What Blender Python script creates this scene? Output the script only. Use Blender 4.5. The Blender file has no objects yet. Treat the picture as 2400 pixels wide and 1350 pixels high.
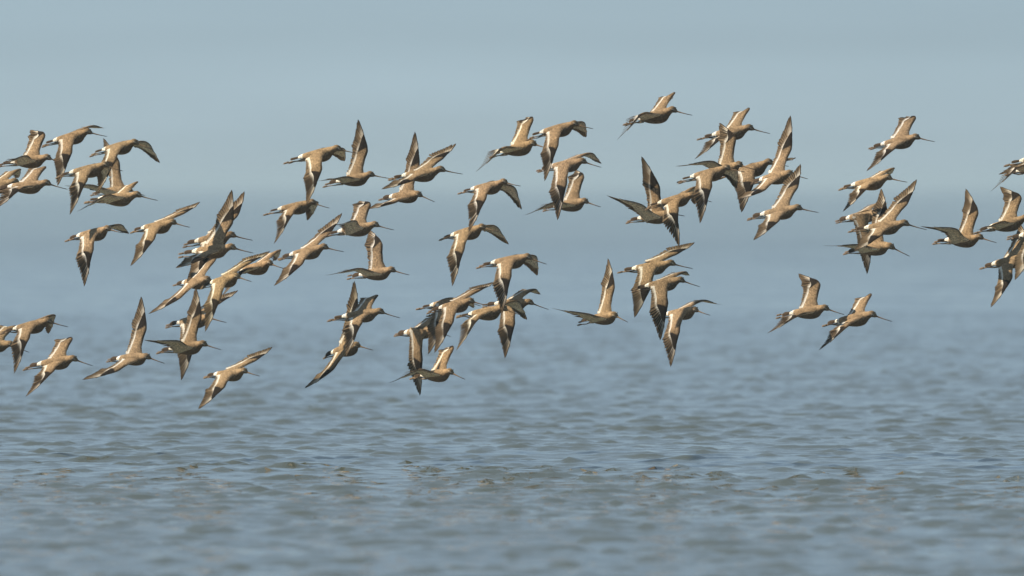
import bpy, math, random
import numpy as np
R=math.radians
C=bpy.context.scene
COL=C.collection
rng=np.random.default_rng(7)

# ------------------------------------------------------------------ camera
cam=bpy.data.cameras.new('camera'); cam_o=bpy.data.objects.new('camera',cam); COL.objects.link(cam_o)
cam.sensor_width=36; cam.lens=500; cam.clip_start=1; cam.clip_end=60000
cam_o.location=(0,0,1.68)
cam_o.rotation_euler=(R(90)-(675-430)/(2400*500/36.),0,0)
cam.dof.use_dof=True; cam.dof.focus_distance=86.0; cam.dof.aperture_fstop=4.5
C.camera=cam_o

# ------------------------------------------------------------------ sky, sun, exposure
SUN=(-.76,.13,.60)
sl=math.sqrt(sum(a*a for a in SUN)); SUN=tuple(a/sl for a in SUN)
w=bpy.data.worlds.new('World'); C.world=w; w.use_nodes=True
nt=w.node_tree; nt.nodes.clear()
sky=nt.nodes.new('ShaderNodeTexSky'); sky.sky_type='NISHITA'; sky.sun_disc=False
sky.sun_elevation=math.asin(SUN[2]); sky.sun_rotation=math.atan2(SUN[0],SUN[1])
sky.air_density=.6; sky.dust_density=.0; sky.ozone_density=3.0; sky.altitude=0
tint=nt.nodes.new('ShaderNodeMix'); tint.data_type='RGBA'; tint.blend_type='MULTIPLY'; tint.inputs[0].default_value=1
tint.blend_type='MIX'; tint.inputs[0].default_value=.70; tint.inputs[7].default_value=(3.92,5.34,6.55,1)   # thin even haze over the whole sky
# faint stratus bands low over the water, all round the horizon
tc=nt.nodes.new('ShaderNodeTexCoord'); mp=nt.nodes.new('ShaderNodeMapping'); mp.inputs['Scale'].default_value=(11,11,80)
nz=nt.nodes.new('ShaderNodeTexNoise'); nz.inputs['Scale'].default_value=1.0; nz.inputs['Detail'].default_value=3
mr=nt.nodes.new('ShaderNodeMapRange'); mr.inputs[1].default_value=.3; mr.inputs[2].default_value=.75; mr.inputs[3].default_value=.94; mr.inputs[4].default_value=1.08
mp2=nt.nodes.new('ShaderNodeMapping'); mp2.inputs['Scale'].default_value=(16,16,240); mp2.inputs['Location'].default_value=(3.1,1.7,.35)
nz2=nt.nodes.new('ShaderNodeTexNoise'); nz2.inputs['Scale'].default_value=1.0; nz2.inputs['Detail'].default_value=2
mr2=nt.nodes.new('ShaderNodeMapRange'); mr2.inputs[1].default_value=.3; mr2.inputs[2].default_value=.7; mr2.inputs[3].default_value=.965; mr2.inputs[4].default_value=1.04
mm2=nt.nodes.new('ShaderNodeMath'); mm2.operation='MULTIPLY'
mul=nt.nodes.new('ShaderNodeMix'); mul.data_type='RGBA'; mul.blend_type='MULTIPLY'; mul.inputs[0].default_value=1
bg=nt.nodes.new('ShaderNodeBackground'); bg.inputs[1].default_value=.05
wo=nt.nodes.new('ShaderNodeOutputWorld')
lk=nt.links.new
lk(sky.outputs[0],tint.inputs[6]); lk(tc.outputs['Generated'],mp.inputs[0]); lk(mp.outputs[0],nz.inputs['Vector'])
lk(nz.outputs[0],mr.inputs[0]); lk(tint.outputs[2],mul.inputs[6]); lk(tc.outputs['Generated'],mp2.inputs[0]); lk(mp2.outputs[0],nz2.inputs['Vector']); lk(nz2.outputs[0],mr2.inputs[0]); lk(mr.outputs[0],mm2.inputs[0]); lk(mr2.outputs[0],mm2.inputs[1]); lk(mm2.outputs[0],mul.inputs[7])
lk(mul.outputs[2],bg.inputs[0]); lk(bg.outputs[0],wo.inputs[0])
sd=bpy.data.lights.new('sun','SUN'); sd.energy=5.0; sd.angle=R(.5); sd.color=(1,.86,.65)
so=bpy.data.objects.new('sun',sd); COL.objects.link(so)
from mathutils import Vector
so.rotation_euler=Vector(SUN).to_track_quat('Z','Y').to_euler(); so.location=(-40,20,30)
C.cycles.use_adaptive_sampling=False
vs=C.view_settings; vs.view_transform='Standard'; vs.look='None'; vs.gamma=1; vs.use_curve_mapping=False; vs.exposure=.68

# ------------------------------------------------------------------ materials
def mat(name):
    m=bpy.data.materials.new(name); m.use_nodes=True
    return m,m.node_tree,m.node_tree.nodes['Principled BSDF']
def plumage(name,scale=(150,260,260),amt=.45,translucent=0.,rough=.75,bump=.15):
    m,t,b=mat(name); n=t.nodes; l=t.links.new
    at=n.new('ShaderNodeAttribute'); at.attribute_name='plumage'
    co=n.new('ShaderNodeTexCoord'); oi=n.new('ShaderNodeObjectInfo')
    mp=n.new('ShaderNodeMapping'); mp.inputs['Scale'].default_value=scale
    l(co.outputs['Object'],mp.inputs[0]); l(oi.outputs['Random'],mp.inputs['Location'])
    nz=n.new('ShaderNodeTexNoise'); nz.inputs['Scale'].default_value=1; nz.inputs['Detail'].default_value=4; nz.inputs['Roughness'].default_value=.65
    l(mp.outputs[0],nz.inputs['Vector'])
    r=n.new('ShaderNodeMapRange'); r.inputs[1].default_value=.28; r.inputs[2].default_value=.72; r.inputs[3].default_value=1-amt; r.inputs[4].default_value=1+amt*.8
    l(nz.outputs[0],r.inputs[0])
    n2=n.new('ShaderNodeTexNoise'); n2.inputs['Scale'].default_value=.42; n2.inputs['Detail'].default_value=2; l(mp.outputs[0],n2.inputs['Vector'])
    r3=n.new('ShaderNodeMapRange'); r3.inputs[1].default_value=.3; r3.inputs[2].default_value=.7; r3.inputs[3].default_value=1-amt*.55; r3.inputs[4].default_value=1+amt*.5
    l(n2.outputs[0],r3.inputs[0]); m3=n.new('ShaderNodeMath'); m3.operation='MULTIPLY'; l(r.outputs[0],m3.inputs[0]); l(r3.outputs[0],m3.inputs[1])
    vo=n.new('ShaderNodeTexVoronoi'); vo.inputs['Scale'].default_value=.62; l(mp.outputs[0],vo.inputs['Vector'])
    r4=n.new('ShaderNodeMapRange'); r4.inputs[1].default_value=.1; r4.inputs[2].default_value=.75; r4.inputs[3].default_value=1-amt*.6; r4.inputs[4].default_value=1+amt*.7
    l(vo.outputs['Distance'],r4.inputs[0]); m4=n.new('ShaderNodeMath'); m4.operation='MULTIPLY'; l(m3.outputs[0],m4.inputs[0]); l(r4.outputs[0],m4.inputs[1]); m3=m4
    mm=m3
    mx=n.new('ShaderNodeMix'); mx.data_type='RGBA'; mx.blend_type='MULTIPLY'; mx.inputs[0].default_value=1
    l(at.outputs['Color'],mx.inputs[6]); l(mm.outputs[0],mx.inputs[7])
    l(mx.outputs[2],b.inputs['Base Color']); b.inputs['Roughness'].default_value=rough
    b.inputs['Specular IOR Level'].default_value=.02
    if bump:
        bp=n.new('ShaderNodeBump'); bp.inputs['Strength'].default_value=bump; bp.inputs['Distance'].default_value=.004
        l(nz.outputs[0],bp.inputs['Height']); l(bp.outputs[0],b.inputs['Normal'])
    if translucent:
        tr=n.new('ShaderNodeBsdfTranslucent'); l(mx.outputs[2],tr.inputs[0]); ms=n.new('ShaderNodeMixShader'); ms.inputs[0].default_value=translucent
        l(b.outputs[0],ms.inputs[1]); l(tr.outputs[0],ms.inputs[2]); l(ms.outputs[0],n['Material Output'].inputs[0])
    return m
M_BODY=plumage('body_plumage',(150,265,265),.44); M_WING=plumage('wing_coverts',(190,190,190),.46,.12)
M_FEA=plumage('flight_feathers',(90,90,90),.18,.22,.6,0)
M_HORN=plumage('horn_and_skin',(60,60,60),.12,0,.45,0)
M_EYE,_,b=mat('eye_gloss'); b.inputs['Base Color'].default_value=(.008,.006,.005,1); b.inputs['Roughness'].default_value=.12

TONE=np.ones(3)
def mk(name,V,Fc,Cl,m,parent=None,smooth=True,loc=None):
    me=bpy.data.meshes.new(name); me.from_pydata([tuple(v) for v in V],[],Fc)
    if Cl is not None:
        a=me.color_attributes.new('plumage','FLOAT_COLOR','POINT')
        c=np.ones((len(V),4),np.float32); c[:,:3]=np.array(Cl)*TONE; a.data.foreach_set('color',c.ravel())
    me.materials.append(m)
    if smooth: me.polygons.foreach_set('use_smooth',[True]*len(me.polygons))
    me.update()
    o=bpy.data.objects.new(name,me); COL.objects.link(o)
    if parent is not None: o.parent=parent
    return o
def rx(a): c,s=math.cos(a),math.sin(a); return np.array([[1,0,0],[0,c,-s],[0,s,c]])
def ry(a): c,s=math.cos(a),math.sin(a); return np.array([[c,0,s],[0,1,0],[-s,0,c]])
def rz(a): c,s=math.cos(a),math.sin(a); return np.array([[c,-s,0],[s,c,0],[0,0,1]])
def sm(a,b,x): t=np.clip((x-a)/(b-a),0,1); return t*t*(3-2*t)
def lerp(a,b,t): return np.array(a)+(np.array(b)-np.array(a))*t
def grid_faces(nu,nv,off=0,flip=False,closed_v=False):
    f=[]
    for i in range(nu-1):
        for j in range(nv if closed_v else nv-1):
            k=(j+1)%nv
            q=[off+i*nv+j,off+i*nv+k,off+(i+1)*nv+k,off+(i+1)*nv+j]
            f.append(q[::-1] if flip else q)
    return f

# ------------------------------------------------------------------ water: a wind-ruffled estuary
def sea_tile(n,size,wind,peak,rms,seed,spread=2.0,kcut=60.):
    r=np.random.default_rng(seed); k1=np.fft.fftfreq(n,size/n)*2*np.pi
    kx,ky=np.meshgrid(k1,k1,indexing='ij'); k=np.hypot(kx,ky); k[0,0]=1
    kp=2*np.pi/peak
    S=k**-3.6*np.exp(-1.1*(kp/k)**2)*np.exp(-(k/kcut)**2)
    co=(kx*wind[0]+ky*wind[1])/k; S*=np.abs(co)**spread*.94+.06
    S[0,0]=0
    h=np.fft.ifft2(np.sqrt(S)*(r.normal(size=(n,n))+1j*r.normal(size=(n,n)))).real
    return h/h.std()*rms
def samp(t,size,x,y):
    n=t.shape[0]; u=(x/size*n)%n; v=(y/size*n)%n
    i=np.floor(u).astype(int); j=np.floor(v).astype(int); a=u-i; b=v-j; i%=n; j%=n; i2=(i+1)%n; j2=(j+1)%n
    return (t[i,j]*(1-a)+t[i2,j]*a)*(1-b)+(t[i,j2]*(1-a)+t[i2,j2]*a)*b
T1=sea_tile(1024,33.,(.35,-.93),.41,1.,3,4.); T2=sea_tile(1024,23.,(-.4,-.92),.20,.0012,4,2.6); T3=sea_tile(512,160.,(.2,-.98),1.9,.0036,5); T4=sea_tile(512,310.,(.1,-.99),7.,.012,8); TG=sea_tile(256,150.,(.7,.7),14.,1.,6,0.)
def sea(x,y):
    c,s=math.cos(.31),math.sin(.31); x2=c*x-s*y; y2=s*x+c*y
    g=np.clip(1+.07*samp(TG,150.,x*1.6,y*.55),.45,1.7)*(1-.55*np.clip((y-105)/80,0,1))
    a=samp(T1,33.,x,y)                       # unit waves, then peaked: long flat troughs, short steep crests
    h=.0026*g*(np.exp(.95*np.clip(a,-3,2.3))-1.57)+samp(T2,23.,x2,y2)*g*np.exp(.45*np.clip(a,-2,2))
    return h+samp(T3,160.,x,y)+samp(T4,310.,x,y)
V=[];Fq=[]
def block(x0,x1,nx,ys,fade,dz=0.):
    global V,Fq
    xs=np.linspace(x0,x1,nx); X,Y=np.meshgrid(xs,ys)
    H=sea(X,Y)*np.clip(np.minimum(X-x0,x1-X)/fade,0,1)*np.clip(Y-ys[0],0,1)+dz
    off=sum(len(a) for a in V); V.append(np.stack([X,Y,H],-1).reshape(-1,3))
    ny=len(ys); a=np.arange(ny*nx).reshape(ny,nx)+off
    Fq.append(np.stack([a[:-1,:-1],a[:-1,1:],a[1:,1:],a[1:,:-1]],-1).reshape(-1,4))
ys1=np.concatenate([np.arange(56,72,.06),np.arange(72,108,.045),np.arange(108,185,.075)]); 
block(-8.5,8.5,345,ys1,1.2)
ys=[184.9]
while ys[-1]<420: ys.append(ys[-1]+.0010*ys[-1])
block(-24,24,400,np.array(ys),4.,-.004)
def flat(x0,x1,y0,y1):
    off=sum(len(a) for a in V); V.append(np.array([[x0,y0,0],[x1,y0,0],[x1,y1,0],[x0,y1,0]],float)); Fq.append(np.array([[off,off+1,off+2,off+3]]))
yl1,yl2=ys1[-1],ys[-1]
flat(-30000,30000,-3000,56); flat(-30000,-8.5,56,184.9); flat(8.5,30000,56,184.9)
flat(-30000,-24,184.9,yl2); flat(24,30000,184.9,yl2); flat(-30000,30000,yl2,50000)
Va=np.concatenate(V); Fa=np.concatenate(Fq)
me=bpy.data.meshes.new('water'); me.vertices.add(len(Va)); me.vertices.foreach_set('co',Va.ravel())
me.loops.add(Fa.size); me.loops.foreach_set('vertex_index',Fa.ravel().astype(np.int32))
me.polygons.add(len(Fa)); me.polygons.foreach_set('loop_start',np.arange(0,Fa.size,4,dtype=np.int32)); me.polygons.foreach_set('loop_total',np.full(len(Fa),4,np.int32))
me.update(calc_edges=True); me.polygons.foreach_set('use_smooth',np.ones(len(Fa),bool))
wat=bpy.data.objects.new('water',me); COL.objects.link(wat); wat['kind']='structure'
m,t,b=mat('estuary_water'); n=t.nodes; l=t.links.new
b.inputs['Base Color'].default_value=(.064,.075,.062,1); b.inputs['IOR'].default_value=1.33; b.inputs['Roughness'].default_value=.04
geo=n.new('ShaderNodeNewGeometry'); mp=n.new('ShaderNodeMapping'); mp.inputs['Scale'].default_value=(16,24,16)
nz=n.new('ShaderNodeTexNoise'); nz.inputs['Scale'].default_value=1; nz.inputs['Detail'].default_value=3
bp=n.new('ShaderNodeBump'); bp.inputs['Strength'].default_value=.09; bp.inputs['Distance'].default_value=.02
l(geo.outputs['Position'],mp.inputs[0]); l(mp.outputs[0],nz.inputs['Vector']); l(nz.outputs[0],bp.inputs['Height']); l(bp.outputs[0],b.inputs['Normal'])
# far water: waves too small to resolve widen the reflection
sx=n.new('ShaderNodeSeparateXYZ'); l(geo.outputs['Position'],sx.inputs[0])
rr=n.new('ShaderNodeMapRange'); rr.inputs[1].default_value=185; rr.inputs[2].default_value=420; rr.inputs[3].default_value=.035; rr.inputs[4].default_value=.12
l(sx.outputs[1],rr.inputs[0]); l(rr.outputs[0],b.inputs['Roughness'])
me.materials.append(m)

# ------------------------------------------------------------------ sea haze lying over the water
hv=[(x,y,z) for x in (-29000,29000) for y in (-2900,49000) for z in (-1.2,4.2)]
hf=[(0,1,3,2),(4,6,7,5),(0,4,5,1),(2,3,7,6),(0,2,6,4),(1,5,7,3)]
hm=bpy.data.meshes.new('haze'); hm.from_pydata(hv,[],hf); hm.update(); hz=bpy.data.objects.new('haze',hm); COL.objects.link(hz); hz['kind']='stuff'
m=bpy.data.materials.new('sea_haze'); m.use_nodes=True; t=m.node_tree; t.nodes.clear()
vp=t.nodes.new('ShaderNodeVolumePrincipled'); vp.inputs['Color'].default_value=(.50,.67,.82,1); vp.inputs['Density'].default_value=.00038
om=t.nodes.new('ShaderNodeOutputMaterial'); t.links.new(vp.outputs[0],om.inputs['Volume']); hm.materials.append(m)

# ------------------------------------------------------------------ one godwit, posed by joint angles
BROWN=(.268,.188,.112); DARK=(.085,.058,.036); BLACK=(.016,.013,.011); WHITE=(.74,.70,.62); PALE=(.38,.30,.205); GREY=(.84,.68,.52)
SH=np.array([.035,.028,.014]); NP=np.array([.07,0,.01]); ES=np.array([0,1.,0]); EC=np.array([-1.,0,0]); EN=np.array([0,0,1.])
SEC=[(-.128,.010,.005,.004),(-.124,.010,.010,.007),(-.112,.009,.016,.012),(-.098,.008,.021,.017),(-.080,.004,.028,.024),(-.055,-.002,.035,.032),(-.025,-.006,.040,.039),
 (.005,-.008,.042,.0435),(.032,-.008,.041,.0435),(.055,-.005,.037,.040),(.072,.001,.031,.034),(.085,.009,.0255,.0275),(.097,.017,.0215,.0230),(.108,.024,.0195,.0210),
 (.119,.029,.0190,.0203),(.131,.0300,.0178,.0188),(.141,.0285,.0148,.0155),(.149,.0255,.0105,.0108),(.1545,.0240,.0066,.0068),(.158,.0235,.003,.003)]
def head_warp(p,hp,bp,hy):
    """neck turns with the head; the face follows the bill"""
    p=np.array(p,float); x=p[0]; k=float(sm(.045,.105,x)); k2=float(sm(.112,.135,x))
    q=NP+rz(hy*k)@ry(-hp*k)@(p-NP)
    h=NP+rz(hy)@ry(-hp)@np.array([.055,0,.020])
    if k2>0: q=h+rz(hy)@ry(-hp-bp*k2)@(p-np.array([.125,0,.030]))
    return q
def build_body(par,hp,bp,hy,seed):
    r=np.random.default_rng(seed); nv=24
    xs=[s[0] for s in SEC]; fx=np.concatenate([np.linspace(xs[i],xs[i+1],3)[:-1] for i in range(len(xs)-1)]+[[xs[-1]]])
    # Catmull-style smoothing of the section table
    def cub(col):
        v=np.interp(fx,xs,[s[col] for s in SEC]); v2=v.copy(); v2[1:-1]=.25*v[:-2]+.5*v[1:-1]+.25*v[2:]; return v2
    zc,ry_,rz_=cub(1),cub(2),cub(3)
    V=[];Cl=[]
    for i,x in enumerate(fx):
        for j in range(nv):
            a=2*math.pi*j/nv; y=math.sin(a); z=math.cos(a)
            wv=(.88 if x<.09 else .96)*ry_[i]*(1-.10*max(0,-z))          # keel narrower than the back
            p=np.array([x,wv*y,zc[i]+((.84 if z<0 else .96) if x<.09 else .97)*rz_[i]*z])
            up=z
            c=lerp(np.array((.160,.110,.070)),BROWN,sm(.0,.6,up)); c=lerp(c,lerp(PALE,BROWN,.4),sm(-.6,-.95,up)*sm(.06,.0,x))  # breast and flanks below the brown back darkened to paint in their shade; pale belly
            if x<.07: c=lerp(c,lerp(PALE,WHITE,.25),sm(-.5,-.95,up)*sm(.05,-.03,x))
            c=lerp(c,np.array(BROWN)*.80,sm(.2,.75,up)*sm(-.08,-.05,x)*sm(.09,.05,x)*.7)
            c=lerp(c,WHITE,sm(-.088,-.095,x)*(1 if x>-.115 else 1))     # white rump and vent
            if x>.10:
                c=lerp(c,np.array(BROWN)*.62,sm(.62,.86,up)*sm(.104,.116,x))      # cap
                c=lerp(c,lerp(PALE,WHITE,.35),sm(.22,.40,up)*sm(.78,.6,up)*sm(.124,.134,x)*sm(.150,.142,x)*.65)  # brow
                c=lerp(c,np.array(BROWN)*.45,sm(-.02,.12,up)*sm(.34,.2,up)*sm(.126,.136,x))     # lores
                c=lerp(c,PALE,sm(-.3,-.75,up)*sm(.11,.13,x)*.6)
            c=np.array(c)*(1+.10*r.normal())
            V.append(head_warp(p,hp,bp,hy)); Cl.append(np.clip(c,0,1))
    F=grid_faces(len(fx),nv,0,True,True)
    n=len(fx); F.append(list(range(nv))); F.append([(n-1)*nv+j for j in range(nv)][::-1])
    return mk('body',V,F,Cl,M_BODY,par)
def tube(P,Rd,nv=8,flat=1.):
    P=np.array(P,float); V=[]
    for i in range(len(P)):
        d=P[min(i+1,len(P)-1)]-P[max(i-1,0)]; d/=np.linalg.norm(d)
        a=np.cross(d,[0,1,0]); a/=np.linalg.norm(a); b=np.cross(d,a)
        for j in range(nv):
            t=2*math.pi*j/nv; V.append(P[i]+Rd[i]*(math.cos(t)*a*flat+math.sin(t)*b))
    F=grid_faces(len(P),nv,0,False,True); F.append(list(range(nv))[::-1]); F.append([(len(P)-1)*nv+j for j in range(nv)])
    return V,F
def build_bill(par,hp,bp,hy):
    h=NP+rz(hy)@ry(-hp)@np.array([.055,0,.020]); B=rz(hy)@ry(-hp-bp)
    ts=np.linspace(0,1,9); P=[h+B@np.array([.024+.113*t,0,-.0055-.0018*math.sin(t*3.1)]) for t in ts]
    Rd=[.0052,.0043,.0036,.0030,.0026,.0023,.0021,.0020,.0011]
    V,F=tube(P,Rd)
    Cl=[lerp((.165,.112,.070),(.035,.026,.022),sm(.35,.8,t)) for t in ts for _ in range(8)]
    mk('bill',V,F,Cl,M_HORN,par)
    for s in (1,-1):                                    # eyes
        c=h+B@np.array([.0105,s*.0162,.0045]); V=[];n=8
        for i in range(6):
            for j in range(n):
                a=math.pi*(i+.02)/5.04; t=2*math.pi*j/n; V.append(c+.0036*np.array([math.sin(a)*math.cos(t),math.cos(a),math.sin(a)*math.sin(t)]))
        mk('eye',V,grid_faces(6,n,0,False,True),None,M_EYE,par)
def blade(V,F,Cl,root,d,side,nrm,L,wid,cfun,tip=.5,curve=0.):
    """one feather: two vanes meeting in a raised shaft, rounded or pointed tip"""
    ns=9; off=len(V)
    for i in range(ns):
        t=i/(ns-1); t2=t**.85
        wl=wid*min(1,.55+1.2*t)*(max(0,1-max(0,(t-.80)/.20)**2))**.5 if t<1 else wid*.08
        ctr=root+d*(L*t2)+nrm*(curve*L*t*t)
        for q,(e,hh) in enumerate(((-tip,0.),(-.30,.0005),(-.02,.0008),(.07,.0006),(1-tip,-.0004))):
            V.append(ctr+side*(e*wl)+nrm*hh); Cl.append(np.clip(cfun(t,q),0,1))
    F+=grid_faces(ns,5,off)
def build_wing(par,a,side,seed):
    r=np.random.default_rng(seed); mir=np.array([1,side,1.])
    A=rx(a[0])@rz(-a[1])@ry(-a[2])
    def frame(S):
        f=float(sm(.09,.225,S)); return A@rz(-f*a[4])@rx(f*a[3])@ry(-f*a[5])
    Sg=np.linspace(-.03,.36,118); pc=[SH-.03*(A@ES)]
    for i in range(len(Sg)-1): pc.append(pc[-1]+(Sg[i+1]-Sg[i])*(frame((Sg[i]+Sg[i+1])/2)@ES))
    pc=np.array(pc)
    def P(S,c,n):
        p=np.array([np.interp(S,Sg,pc[:,k]) for k in range(3)]); Fm=frame(S)
        n=n-1.1*max(c,0)**2*float(sm(.20,.08,S))           # camber: the arm curves down behind
        return p+Fm@(EC*c+EN*n)
    ccov=lambda S: float(np.interp(S,[-.03,0,.03,.08,.13,.155,.18,.21,.240,.258],[.104,.096,.085,.076,.071,.066,.057,.046,.029,.013]))
    cund=lambda S: float(np.interp(S,[-.03,0,.05,.13,.16,.20,.24,.27,.29],[.098,.093,.085,.080,.076,.063,.044,.025,.006]))
    lead=lambda S: float(np.interp(S,[-.03,0,.04,.10,.145,.17,.215,.258],[-.034,-.024,-.004,.000,-.006,-.003,.002,.0085]))
    thk=lambda S: float(np.interp(S,[-.03,0,.05,.15,.258],[.012,.0115,.0095,.0070,.0022]))
    V=[];F=[];Cl=[]
    Su=np.linspace(-.028,.258,40); nu=13
    for S in Su:                                          # upper coverts
        l0=lead(S); c1=ccov(S)
        for j in range(nu):
            u=j/(nu-1); c=l0+(c1-l0)*u; n=thk(S)*(math.sin(math.pi*min(1,u**.55))**.8*.9 if u<1 else 0)+.0006
            jag=.0022*math.sin(S*900)*(u>.93)
            V.append(P(S,c+jag,n))
            col=lerp(BROWN,PALE,.30*float(sm(.45,.85,u))*float(sm(.12,.06,S)))
            col=lerp(col,np.array(BROWN)*.70,float(sm(.085,.135,S))*.85)
            row=.5+.5*math.sin(u*26+1.5*math.sin(S*160)); col=np.array(col)*(.80+.30*row)     # rows of small coverts
            col=lerp(col,(.011,.009,.008),float(sm(.151,.159,S+.030*(u-.5)))*.96)                           # primary coverts, black
            col=lerp(col,np.array(DARK)*.40,float(sm(.17,.03,u))*float(sm(.05,.10,S))*.9)  # dark leading edge, widened to paint in shade on its rounded front
            col=lerp(col,WHITE,float(sm(.94,.99,u))*float(sm(.19,.16,S))*.6)                  # pale tips of greater coverts
            Cl.append(np.clip(np.array(col)*(1+.09*r.normal()),0,1))
    F+=grid_faces(len(Su),nu,0)
    off=len(V); Sl=np.linspace(-.028,.29,34)
    for S in Sl:                                          # under-wing coverts, pale
        l0=lead(min(S,.25)); c1=cund(S)
        for j in range(nu):
            u=j/(nu-1); c=l0+(c1-l0)*u; n=-thk(min(S,.246))*math.sin(math.pi*u**.7)*.45-.0046*float(sm(0,.15,u))
            jag=.004*math.sin(S*700)*(u>.9)
            V.append(P(S,c+jag,n))
            col=lerp(GREY,(.82,.73,.60),.5*float(sm(.3,.6,u)))
            col=lerp(col,np.array(DARK)*.6,float(sm(.13,.03,u))*float(sm(.03,.08,S)))
            col=lerp(col,DARK,float(sm(.80,1.,u))*.55)
            col=np.array(col)*(.88+.22*(.5+.5*math.sin(u*22)))
            Cl.append(np.clip(np.array(col)*(1+.07*r.normal()),0,1))
    F+=grid_faces(len(Sl),nu,off,True)
    V=np.array(V)*mir
    if side<0: F=[f[::-1] for f in F]
    wg=mk('wing',V,F,Cl,M_WING,par)
    V=[];F=[];Cl=[]
    def feather(S,c,al,L,wid,cf,k,tip,tilt):
        Fm=frame(S); root=P(S,c,-.0006-.00009*k)
        d=Fm@(EC*math.cos(al)+ES*math.sin(al)); sd=Fm@(ES*math.cos(al)-EC*math.sin(al)); nr=Fm@EN
        s2=sd*math.cos(tilt)+nr*math.sin(tilt); n2=nr*math.cos(tilt)-sd*math.sin(tilt)
        blade(V,F,Cl,root,d,s2,n2,L,wid,cf,tip,-.035 if S<.15 else .045)
    INN=(.31,.222,.135)
    ns=13
    for j in range(ns):                                   # tertials and secondaries
        S=.004+j/(ns-1)*.142; f=j/(ns-1)
        wt=.96-.46*f**.6
        def cf(t,q,f=f,wt=wt,v=1+.15*r.normal()):
            base=lerp(np.array(DARK)*.38,INN,(.10,.7,1.0,.0,.0)[q]*(1-.35*t))
            c=lerp(WHITE,np.array(base)*v,sm(wt-.10,wt+.03,t)) if f>-1 else np.array(BROWN)*(1.1 if q<3 else .62)
            if t>.95: c=lerp(c,PALE,.45)
            return np.array(c)
        L=float(np.interp(f,[0,.12,.3,1],[.078,.074,.073,.084]))
        feather(S,.028,-.10+.42*f+.03*r.normal(),L*(1+.015*r.normal()),.0195,cf,j,.62,-.05)
    Ls=[.094,.094,.095,.098,.102,.107,.115,.124,.132,.137]; An=[28,36,43.5,51,58,64.5,70.5,75.5,79.5,83]
    for k in range(10):                                   # primaries
        S=.152+.0765*k/9
        def cf(t,q,k=k,v=1+.15*r.normal()):
            base=lerp(np.array(DARK)*.32,INN,(.10,.8,1.1,.0,.0)[q]*(1-.55*t))
            e=.43-.026*k
            c=np.array(base)*v
            if k<6: c=lerp(WHITE,c,sm(e-.12,e+.02,t-(.06 if q<2 else 0)))
            elif q==2: c=lerp(WHITE,c,sm(.25,.75,t))
            elif q<2: c=lerp((.50,.42,.31),c,sm(.2,.6,t))
            c=lerp(c,np.array(DARK)*.35,sm(.80,1.,t)*(.35+.06*k))
            return np.array(c)
        feather(S,.026-.0021*k,R(An[k])+.012*r.normal(),Ls[k]*(1+.01*r.normal()),.0205-.0006*k,cf,13+k,.66,-.07)
    V=np.array(V)*mir
    if side<0: F=[f[::-1] for f in F]
    ff=mk('flight_feathers',V,F,Cl,M_FEA,wg); ff['kind']='stuff'
def build_tail(par,seed):
    r=np.random.default_rng(seed); V=[];F=[];Cl=[]
    spread=R(3+7*r.random())
    for j in range(10):
        e=(j-4.5)/4.5; al=e*spread
        d=np.array([-math.cos(al),math.sin(al),-.02]); sd=np.array([math.sin(al),math.cos(al),0.])
        root=np.array([-.108,e*.009,.012-.003*abs(e)+.0003*j])
        def cf(t,q): 
            c=lerp(WHITE,np.array((.075,.052,.034))*(.6+.2*q),sm(.10,.18,t)); return np.array(lerp(c,PALE,.35*sm(.93,1,t)))
        tl=-.12*e
        blade(V,F,Cl,root,d,sd*math.cos(tl)+EN*math.sin(tl),EN,0.072-.006*abs(e),.012,cf,.5,0)
    t=mk('tail',V,F,Cl,M_FEA,par); t['kind']='stuff'
def build_legs(par,seed):
    r=np.random.default_rng(seed)
    for s in (1,-1):
        dz=.004*r.normal(); dx=.006*r.normal(); x0=-.085
        pts=[(x0,s*.012,-.012),(-.118,s*.011,-.010),(-.150,s*.010,-.007+dz),(-.168+dx,s*.009,-.006+dz),(-.186+dx,s*.0085,-.006+dz)]
        V,F=tube(pts,[.0055,.0045,.0028,.0026,.0034],7); Cl=[lerp((.45,.36,.26),(.19,.135,.090),sm(-.10,-.13,p[0])) for p in pts for _ in range(7)]
        b=np.array(pts[-1])
        for q,(yy,zz,L) in enumerate(((.0035,.001,.036),(0,-.0035,.041),(-.0035,.0,.035),(.0,.004,.013))):
            P=[b,b+np.array([-.4*L,yy*.9,zz]),b+np.array([-.75*L,yy*.8,zz*1.2]),b+np.array([-L,yy*.5,zz*1.3])]
            v,f=tube(P,[.0028,.0024,.0022,.0007],6); o=len(V); V=V+v; F=F+[[i+o for i in ff] for ff in f]; Cl=Cl+[(.21,.15,.10)]*len(v)
        mk('leg',V,F,Cl,M_HORN,par)

def godwit(label,x,y,z,sc,yaw,pitch,roll,hp,bp,hy,near,far,seed):
    o=bpy.data.objects.new('godwit',None); COL.objects.link(o); o.empty_display_size=.1
    o.location=(x,y,z); o.scale=(sc,sc,sc)
    from mathutils import Matrix
    M=rz(yaw)@ry(-pitch)@rx(roll); o.rotation_euler=Matrix(M.tolist()).to_euler()
    o['label']=label; o['category']='bird'; o['group']='godwits flying in one flock over the water'
    global TONE
    q=np.random.default_rng(seed+9); TONE=(1+.09*q.normal())*np.array([1+.012*q.normal(),1.,1+.03*q.normal()]); TONE=np.clip(TONE,.80,1.18)
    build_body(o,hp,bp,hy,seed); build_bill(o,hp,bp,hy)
    build_wing(o,near,-1,seed+1); build_wing(o,far,1,seed+2)
    build_tail(o,seed+3); build_legs(o,seed+4)
    return o

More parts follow.
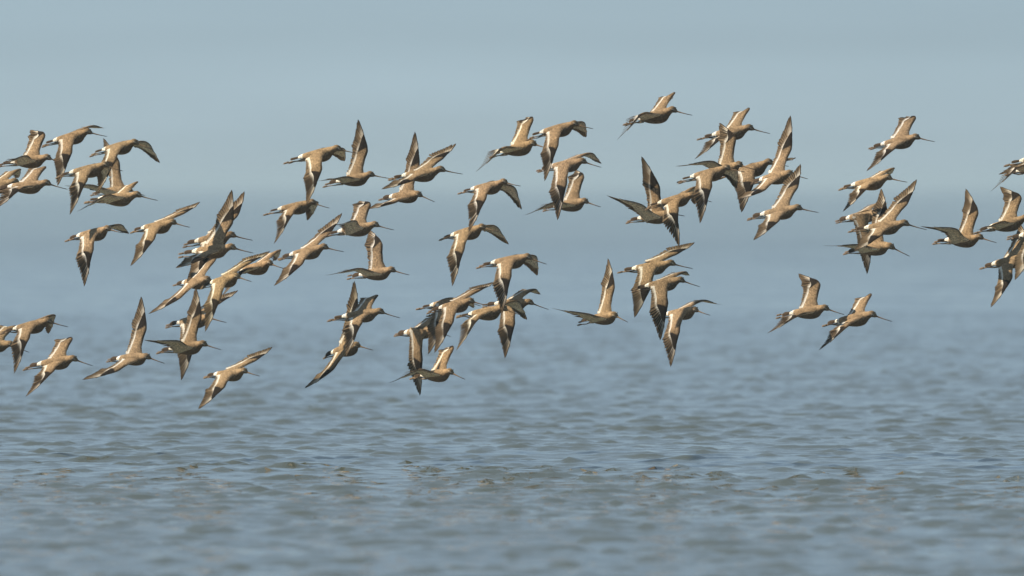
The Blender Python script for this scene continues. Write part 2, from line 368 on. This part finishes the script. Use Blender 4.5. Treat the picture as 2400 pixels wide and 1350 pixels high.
# ------------------------------------------------------------------ the flock: place (m), size, yaw pitch roll, neck, bill, head turn, near wing and far wing
# (flap, sweep, twist, hand flap, hand sweep, hand twist; degrees)
FLOCK=[
("godwit with far wing raised and curled back, highest bird at the flock's rear edge",-2.882,85.100,1.812,1.015,-25.9,5.3,27.2,-6.4,-8.0,-14.1,39.2,16.1,4.7,-20.9,-50.9,2.6,30.7,12.1,-0.6,-26.1,-65.9,-1.3),
("godwit whose far wing shows as one thin line above its head, near wing hanging down",-2.707,87.500,1.961,1.041,-30.0,11.2,28.2,-8.5,-11.1,-10.8,-15.3,11.6,-6.0,-25.0,-28.4,-3.2,-14.1,9.5,-3.3,-18.3,-15.0,-2.1),
("wings-down godwit whose bent grey far wing hides its bill, behind the thin-line-winged bird",-2.434,88.300,1.902,1.063,-36.2,9.5,22.2,-10.4,-12.0,-12.4,-15.2,13.1,-4.6,-30.6,-37.4,-2.2,-20.7,15.3,3.1,-35.8,-29.0,1.5),
("wings-down godwit with a hooked far wing behind its chin, below and behind the thin-line-winged bird",-2.568,86.300,1.758,1.056,-29.7,9.2,18.5,-8.6,-10.7,-15.1,-12.2,14.9,-0.8,-40.9,-52.8,-1.1,-18.4,6.3,8.5,-18.4,-61.7,7.6),
("gliding godwit with swept-back near wing and stubby far wing, lowest of the upper rear cluster",-2.378,85.900,1.586,1.070,-27.3,3.3,18.1,-7.6,-8.2,-3.5,26.1,3.6,8.6,-25.1,-47.6,5.3,12.0,7.1,5.6,-28.7,-59.6,3.5),
("godwit nearly hidden in the upper rear cluster, only wings and bill tip showing",-2.501,89.900,1.627,1.062,-46.7,2.8,36.3,-9.3,-9.4,-6.3,57.3,-27.2,-2.2,-4.1,-51.4,-0.4,52.7,-6.5,-5.4,-8.7,-35.1,-3.3),
("gliding godwit with near wing trailing out of frame, under the bird with curled-back wing",-2.910,85.500,1.660,1.049,-25.5,3.2,25.2,-7.9,-9.8,-4.6,20.5,8.0,-4.4,-32.6,-30.2,-3.1,10.5,7.1,-5.1,-38.4,-49.9,-2.1),
("godwit cut by the frame edge, arched far wing, behind the glider with trailing wing",-3.161,87.500,1.661,1.061,-29.6,7.6,29.7,-7.1,-9.9,-8.5,-1.4,12.7,-0.2,-25.9,-43.2,-0.1,-1.5,15.9,-0.3,-34.6,-55.8,-0.2),
("wings-down godwit alone below the upper rear cluster, bill lying along its drooped far wing",-2.491,84.800,1.378,1.028,-38.2,8.5,27.9,-3.4,-8.5,-15.5,-18.4,19.3,-6.6,-43.6,-35.8,-4.2,-18.9,13.2,1.5,-19.9,-38.0,2.5),
("godwit with far wing stretched up ahead, its toes touching a neighbour's drooped wingtip",-2.098,84.400,1.422,1.003,-38.1,6.7,27.1,-6.3,-9.6,-9.8,-8.6,17.8,-4.5,-15.4,-36.0,-2.3,-7.7,20.0,-5.8,-3.8,-24.6,-2.8),
("godwit at the frame edge with its bill hidden by the hook-winged bird ahead of it",-3.189,87.600,0.684,1.060,-30.1,-1.7,36.7,-5.8,-7.1,-11.7,-1.7,10.0,-3.6,-31.8,-54.7,-3.6,-1.8,12.1,-5.2,-42.8,-72.0,-5.4),
("wings-down godwit with its dark far wing hooked around its face, low at the rear",-2.903,86.000,0.814,1.060,-32.9,9.6,26.6,-10.2,-11.3,-7.4,-5.6,15.5,-3.6,-45.6,-48.2,-4.0,-11.9,11.2,0.8,-35.2,-65.4,0.9),
("godwit with both wings swept back, low at the rear, below the hook-winged bird",-2.726,85.200,0.606,1.050,-28.9,7.7,33.0,-8.0,-9.9,-15.8,12.5,14.8,-1.2,-25.1,-54.7,0.1,11.4,6.1,-6.4,-33.5,-53.7,-4.3),
("godwit with tall raised far wing and dark near wing swept low behind, alone, low rear",-2.309,86.800,0.610,1.059,-42.4,2.6,45.1,-6.3,-9.7,-9.7,21.3,-0.2,-8.6,1.8,-30.9,-4.7,25.5,6.9,-6.4,-1.9,-25.8,-3.5),
("rear one of two overlapping godwits with parallel raised wings, its wingtip the rounder one",-1.810,86.500,1.338,1.098,-33.4,7.1,37.1,-8.3,-11.3,-5.7,-3.0,10.5,-2.7,-2.7,-24.5,-1.4,3.8,21.3,-3.9,-1.0,-28.4,-2.1),
("front one of two overlapping godwits with parallel raised wings, black near-wing patch low behind",-1.777,84.500,1.278,1.086,-28.9,4.5,34.2,-7.7,-9.7,-5.6,20.2,7.6,-6.9,-4.8,-24.0,-4.0,23.0,19.1,-6.7,0.6,-27.4,-3.5),
("godwit with wings in one long slanting line, near wingtip far behind, below the parallel-winged pair",-1.928,86.900,1.074,1.038,-51.3,3.1,38.1,-5.6,-10.0,-3.6,2.9,2.0,-3.6,7.0,-17.2,-1.7,3.4,-3.2,-4.5,3.6,-20.1,-2.4),
("godwit with far wing stretched forward over a hidden neighbour's back, striped wing hanging below",-1.693,84.100,1.104,1.009,-46.9,8.5,35.6,-6.2,-9.8,-13.4,-13.2,17.7,-9.4,-26.6,-34.0,-4.8,-7.6,14.8,-8.9,-13.0,-18.7,-4.8),
("godwit mostly hidden behind a neighbour's outstretched striped wing, only breast, head and curled wing showing",-1.546,86.100,1.167,1.030,-41.7,8.3,23.4,-6.8,-9.7,-14.6,16.9,17.0,3.6,-36.7,-44.9,-2.4,8.2,15.8,1.0,-30.6,-76.6,-2.4),
("godwit behind the tall-winged one, its dark wingtip showing under that bird's belly",-1.905,85.300,0.853,1.056,-39.2,6.9,39.7,-5.2,-9.3,-11.8,-23.9,13.2,-9.5,-19.8,-29.0,-5.3,-12.1,20.6,-7.1,-12.1,-22.4,-3.8),
("godwit with tall striped raised wing, thin level near wing, another bird's wing below its belly",-1.907,83.700,0.713,1.032,-33.5,6.1,34.0,-4.2,-8.9,-15.0,48.4,15.4,5.4,-0.7,-53.3,4.1,43.1,17.3,3.2,-11.5,-36.8,1.5),
("godwit flying alone, lowest of the whole flock, wings in one long slanting line",-1.664,84.100,0.550,0.980,-39.9,3.3,28.3,-3.4,-8.5,-10.1,-4.8,16.9,-9.0,-13.7,-33.8,-5.0,-6.4,16.2,-7.7,-3.7,-20.8,-4.0),
("large wings-down godwit whose bill crosses the raised wing of the bird ahead",-1.172,86.300,1.853,1.077,-25.9,10.5,22.3,-9.1,-10.6,-8.3,-20.2,14.5,-0.4,-28.3,-40.2,-0.8,-21.4,18.4,5.0,-13.9,-44.5,3.9),
("godwit with one tall wing straight up, crossed by the bill of the wings-down bird behind",-0.971,87.900,1.704,1.033,-31.3,7.9,32.6,-4.4,-9.6,-10.0,37.2,13.3,-1.5,-10.1,-34.4,-0.7,39.6,16.4,-3.9,1.7,-31.1,-1.7),
("godwit with its face hidden behind the dark wingtip of the wings-down bird above",-1.339,88.300,1.530,1.036,-30.6,8.4,16.5,-8.7,-10.4,-13.3,-3.5,16.6,4.5,-35.1,-52.2,1.5,-12.8,9.2,8.4,-21.1,-64.6,6.1),
("pale-bellied godwit with stubby curled far wing and folded grey near wing, over an upright-winged bird",-0.912,84.000,1.407,0.999,-23.5,8.9,24.3,-7.7,-9.0,-15.4,41.5,16.1,8.2,-19.0,-23.8,4.4,29.1,10.4,-6.5,-37.1,-51.7,-4.5),
("godwit with far wing reaching up to the tail of the folded-winged bird, black near-wing patch",-1.221,85.200,1.266,1.039,-34.6,9.2,29.6,-7.7,-11.2,-7.2,-1.5,9.1,-5.7,-7.9,-33.0,-2.9,-0.7,11.1,-5.5,4.6,-10.6,-2.4),
("godwit whose upright wing vanishes behind the pale-bellied bird above, near wing long and level",-0.820,86.400,1.132,1.024,-36.5,5.7,35.9,-5.4,-9.0,-10.7,50.0,-5.1,-5.8,-20.5,-50.0,-2.1,46.0,-1.9,-9.9,-32.3,-44.9,-6.4),
("godwit crossed over another, near wing hanging thin and far wing cupped forward, white rump",-0.895,85.000,0.891,1.034,-25.9,6.4,29.7,-8.1,-9.8,-12.0,10.6,15.9,-0.8,-49.3,-44.0,-0.8,6.6,5.6,-3.1,-41.5,-54.5,-0.5),
("godwit mostly behind the cup-winged bird, long near wing slanting down to a black tip",-1.012,87.000,0.664,1.110,-51.5,10.9,50.2,-6.4,-10.3,-14.4,6.0,2.1,-5.1,14.6,-9.2,-1.8,24.5,17.3,-7.0,33.7,15.4,-1.0),
("godwit with wings in a shallow slanting line over another bird, striped far wing ahead",-0.540,85.400,1.732,1.059,-28.1,5.9,23.3,-7.5,-10.4,0.4,8.8,0.9,-6.7,-3.1,-28.9,-3.6,0.7,8.0,-6.8,-1.8,-5.1,-3.9),
("godwit below and behind the shallow-winged one, its tall wing standing up past that bird's tail",-0.648,87.000,1.601,1.052,-43.8,3.7,43.8,-6.6,-9.6,-15.0,31.5,16.2,-3.8,-0.8,-22.4,-2.0,31.7,15.5,-3.8,4.0,-24.7,-1.8),
("gliding godwit with blunt raised far wing, its bill tip behind a wings-down bird's wing",0.042,88.000,1.894,1.106,-39.7,10.8,31.4,-8.2,-9.0,-16.6,33.1,8.9,-3.3,-39.0,-56.8,-3.4,30.3,12.4,-6.9,-37.7,-65.1,-5.8),
("wings-down godwit with small striped far wing under its bill, highest bird of the middle cluster",0.285,86.400,2.005,1.062,-33.5,10.3,24.6,-7.4,-9.8,-13.5,-20.1,11.7,-1.5,-33.4,-38.9,-1.3,-18.7,12.6,7.7,-20.2,-43.4,5.8),
("godwit with long curved far wing overhead, near wing hanging over a gliding bird's tail",0.340,87.600,1.791,1.043,-35.0,7.0,32.6,-7.8,-11.1,-11.0,-19.3,11.3,-6.0,-37.9,-25.9,-3.7,-16.1,15.2,-2.4,-35.1,-30.2,-0.8),
("godwit behind a hanging dark wingtip, long thin near wing sweeping back, short raised wing",0.372,89.200,1.545,1.046,-38.6,6.7,34.7,-5.7,-8.5,-15.9,42.8,1.3,-3.4,-24.2,-68.7,-1.0,33.0,10.8,-7.2,-37.4,-63.7,-6.8),
("wings-down godwit with a broad grey far wing drooping ahead like an open fan, mid flock",-0.138,84.400,1.655,1.003,-35.9,7.9,18.5,-5.4,-9.2,-10.9,-16.3,15.9,-5.3,-33.5,-34.1,-2.6,-26.5,11.5,-1.5,-33.6,-29.0,-0.7),
("godwit directly under another's striped wingtip, long arched far wing covering its bill",-0.264,86.000,1.381,1.054,-40.6,9.8,26.6,-6.6,-9.7,-12.6,-21.4,9.2,-5.2,-36.3,-32.2,-2.8,-22.5,12.0,3.1,-32.5,-29.8,2.4),
("wings-down godwit over two lower birds, wing hanging between them, short far wing under bill",-0.007,83.600,1.221,1.052,-32.0,7.0,23.5,-8.8,-11.0,-13.2,-16.7,16.7,-2.4,-46.4,-34.2,-2.5,-21.6,11.3,8.9,-25.3,-42.7,6.8),
("godwit with stretched striped far wing and broad black-patched near wing, covering a neighbour",-0.330,84.400,0.953,1.008,-39.2,8.6,31.7,-6.9,-10.1,-9.5,-12.9,13.9,-8.0,-18.2,-27.9,-4.5,-9.7,13.0,-7.5,-11.0,-20.1,-4.1),
("godwit almost covered by the black-patched bird in front, only tail, back and one wing showing",-0.386,86.400,0.946,1.035,-33.7,6.9,21.5,-6.9,-10.5,-14.8,-27.6,8.8,-10.4,-22.5,-27.1,-6.5,-26.9,8.2,-8.6,-10.0,-35.0,-4.3),
("godwit with head hidden behind a neighbour's hanging wing, its own wing crossing the glider below",-0.562,88.000,0.760,1.065,-43.0,4.0,50.1,-4.7,-9.0,-13.6,-45.2,-9.7,-2.8,-2.4,1.0,-1.7,-27.7,-9.3,-2.0,-2.0,-3.4,-1.1),
("gliding godwit with a stick-thin near wing trailing back, in front of a hanging striped wing",-0.443,84.400,0.543,1.019,-43.3,4.5,28.1,-7.6,-9.5,-14.5,41.7,7.8,-2.8,-31.2,-65.4,-2.5,30.3,8.2,-3.8,-32.0,-73.4,-3.9),
("godwit with face hidden by a hanging wingtip, grey-lined far wing drooping ahead of another's breast",-0.149,85.600,0.900,1.081,-37.9,6.9,18.5,-10.1,-10.1,-9.5,2.9,14.1,2.0,-39.5,-48.3,1.6,-1.2,24.5,4.3,-44.0,-50.2,2.7),
("godwit behind the grey-lined drooping wing, small curved far wing above its head",0.007,86.800,0.943,1.000,-30.1,2.0,37.9,-8.8,-10.1,-9.0,-15.2,14.9,-1.9,-33.6,-27.2,-1.2,-12.9,13.3,0.4,-33.9,-32.1,0.7),
("topmost godwit of the whole flock, gliding alone with a cupped far wing",0.866,85.400,2.083,1.090,-35.8,10.4,23.2,-9.0,-11.1,-9.7,27.5,8.5,-0.3,-42.7,-58.2,-0.6,19.2,10.4,-1.3,-37.4,-66.2,-0.4),
("gliding godwit with smooth hooked raised wing, another bird's raised wing crossing its belly",1.346,87.000,1.989,1.085,-32.3,8.1,29.2,-9.4,-10.7,-8.0,18.8,6.9,1.6,-23.8,-42.4,1.0,15.3,10.3,0.8,-32.4,-57.8,0.7),
("godwit with upright kinked wing crossing the glider above and dark thin near wing level behind",1.290,85.800,1.765,1.053,-39.7,8.0,32.4,-3.0,-8.5,-18.3,49.3,8.3,-2.7,-14.6,-62.3,-0.9,44.3,9.9,-7.0,-20.7,-59.6,-5.1),
("wings-down godwit with grey far wing under its bill, in front of the upright-kinked wing bird",1.183,85.000,1.734,1.057,-31.6,10.1,20.3,-5.5,-9.3,-13.9,-17.4,19.2,-5.0,-44.4,-41.5,-3.8,-20.1,17.9,2.9,-25.8,-50.0,3.3),
("godwit in the crowded knot, fanned dark wingtip below, bill behind a neighbour's tall wing",1.456,86.200,1.764,1.104,-36.1,11.4,21.0,-6.5,-12.3,-7.7,-16.7,25.6,-12.9,-25.1,-25.4,-8.7,-19.5,28.8,-11.2,-2.7,-40.2,-5.8),
("godwit with the tallest raised wing in the crowded knot, other wing reaching a fanned wingtip",1.581,85.000,1.715,1.039,-44.5,8.4,40.9,-7.8,-11.7,-11.0,11.3,5.8,-8.5,13.5,-12.3,-4.2,19.4,10.5,-8.2,7.9,-17.8,-4.4),
("lowest godwit of the crowded knot, broad-winged, white rump band and black near-wing patch",1.589,84.200,1.507,1.040,-30.3,7.8,33.8,-6.2,-10.0,-9.5,11.5,15.6,-4.9,-10.9,-32.4,-2.6,14.6,13.2,-4.5,-9.8,-21.0,-2.6),
("godwit with head hidden, one wing upright and thin near wing pointing back",0.877,86.600,1.475,1.037,-36.3,6.2,31.8,1.3,-5.6,-19.1,60.7,-1.9,-0.6,0.4,-44.8,0.1,64.3,3.8,-2.4,-3.1,-25.9,-1.4),
("godwit overlapping a V-winged bird, bill hidden by a hanging wing, near wing slanting forward",0.993,85.800,1.578,1.017,-31.3,10.9,26.8,-12.3,-12.0,-12.8,-3.4,21.0,4.8,-59.4,-34.7,-1.6,-6.4,12.5,4.1,-38.4,-57.7,2.5),
("godwit flying alone with wings in a V, thin near wing curving up behind it",0.553,85.700,0.869,1.038,-46.0,6.4,39.2,-3.8,-8.4,-21.3,48.8,9.3,-0.5,6.8,-52.9,0.3,39.6,12.7,-1.0,-10.3,-36.8,-1.5),
("godwit with white rump band, striped far wing stretched ahead, topmost of the column of three",0.858,86.900,1.165,1.075,-28.6,5.6,30.5,-8.4,-10.8,-2.7,-15.0,7.8,-13.3,-18.2,-17.0,-7.7,-13.1,19.2,-10.9,-4.5,-11.5,-6.0),
("middle godwit of the column of three, straight hanging wing, thin far-wing line overhead",0.918,85.700,1.073,1.035,-31.7,8.1,32.9,-8.7,-10.9,-13.8,-22.3,15.3,-9.8,-35.9,-24.4,-6.5,-18.3,8.8,-4.7,-20.5,-30.0,-2.0),
("lowest godwit of the column of three, long curved far wing ahead and no tail visible",1.049,87.700,0.879,1.009,-39.2,6.2,33.8,-3.7,-8.3,-17.2,-18.3,9.6,-7.0,-34.4,-19.6,-3.9,-14.6,4.8,-2.2,-29.9,-3.3,-2.6),
("gliding godwit with raised wing kinked back, bill touching the next bird's wing",1.762,84.400,0.917,1.025,-33.1,7.3,33.5,-7.8,-10.3,-13.6,27.4,6.4,-3.3,-25.4,-56.4,-2.3,27.0,4.6,-9.2,-16.3,-61.5,-5.6),
("gliding godwit with hooked raised wing, in front of the kink-winged one, low and well apart",2.037,84.400,0.874,1.067,-33.0,9.1,30.1,-9.8,-11.3,-13.5,14.4,9.8,0.0,-23.6,-51.9,0.6,14.0,7.1,0.4,-30.9,-54.8,0.4),
("gliding godwit alone at the top toward the head of the flock, blunt raised wing",2.352,86.200,1.930,1.037,-32.9,9.0,32.2,-5.6,-9.3,-13.7,14.6,11.2,-3.9,-24.2,-49.1,-1.8,14.9,10.0,-8.5,-34.1,-54.3,-5.5),
("godwit directly under the blunt-winged glider, far wing cupped behind its head",2.184,86.600,1.681,1.055,-32.0,8.3,22.2,-6.8,-9.9,-8.8,7.4,18.4,2.2,-23.9,-48.9,0.8,0.8,18.7,1.8,-24.4,-60.7,0.9),
("godwit with head hidden behind raised wings, broad brown back, wingtip showing under another's belly",2.173,87.800,1.477,1.026,-37.5,7.7,50.9,-3.0,-7.4,-19.5,-56.6,-3.2,-0.4,1.6,-18.3,0.1,-31.5,-2.7,0.6,-17.4,-17.1,0.1),
("godwit with a large ragged-tipped raised wing and black near-wing patch, front of a three-bird overlap",2.242,85.400,1.416,1.088,-29.0,4.5,30.0,-8.5,-10.8,-4.4,11.3,10.4,-2.8,-7.5,-27.9,-1.4,11.2,16.9,-1.6,-1.8,-14.4,-0.6),
("lowest godwit of the three-bird overlap, belly partly covered, thin dark near wing level behind",2.210,86.600,1.284,1.100,-38.9,6.3,41.1,-13.9,-10.3,-17.1,50.6,3.3,-2.0,-7.8,-34.9,-0.7,38.0,16.8,-1.7,-18.8,-40.0,-1.2),
("small-looking godwit with pointed raised wing and long grey near wing, touching the bird ahead's toes",2.697,84.900,1.339,1.011,-33.1,2.0,24.4,-1.3,-8.5,-15.0,50.5,10.9,2.7,-7.3,-64.4,2.7,43.3,10.5,0.1,-6.6,-45.0,0.6),
("godwit with kinked-back raised wing and white undertail, its head cut by the frame edge",2.976,85.300,1.433,1.044,-26.3,11.6,27.0,-6.0,-10.0,-7.0,30.4,10.6,3.3,-10.8,-33.0,1.3,26.8,14.1,-3.5,-10.4,-61.1,-2.8),
("godwit banking at the front frame edge, white rump, near wing hanging to a fine point",2.975,84.900,1.212,1.014,-36.1,9.1,40.9,-4.5,-10.0,-15.6,-6.0,19.0,2.0,-8.1,-47.0,1.5,1.6,6.8,1.2,-6.6,-38.3,1.0),
("godwit mostly outside the front frame edge, only toes, rump and a striped wingtip showing",3.100,83.700,1.378,1.013,-32.9,5.4,30.4,-6.0,-10.0,-7.0,-16.1,0.1,-5.2,-1.3,-7.9,-3.0,-15.3,1.5,-3.6,-2.4,-9.1,-2.0),
("godwit cut by the front frame edge with a black-patched wing, highest there, white rump",3.198,86.200,1.821,1.064,-30.1,5.8,23.3,-7.4,-10.4,0.5,8.8,0.3,-6.6,-3.1,-28.9,-3.6,0.8,8.4,-6.7,-1.8,-4.8,-3.8),
("godwit cut by the front frame edge with only toes, white undertail and thin wingtip showing",3.139,85.400,1.774,1.089,-41.9,10.8,31.1,-7.5,-8.9,-17.4,33.5,9.8,-3.0,-39.3,-57.6,-3.2,30.7,12.2,-6.7,-37.9,-65.9,-5.6),
]
for i,f in enumerate(FLOCK):
    a=[R(v) for v in f[5:]]
    godwit(f[0],*f[1:5],*a[0:3],*a[3:6],a[6:12],a[12:18],100+10*i)
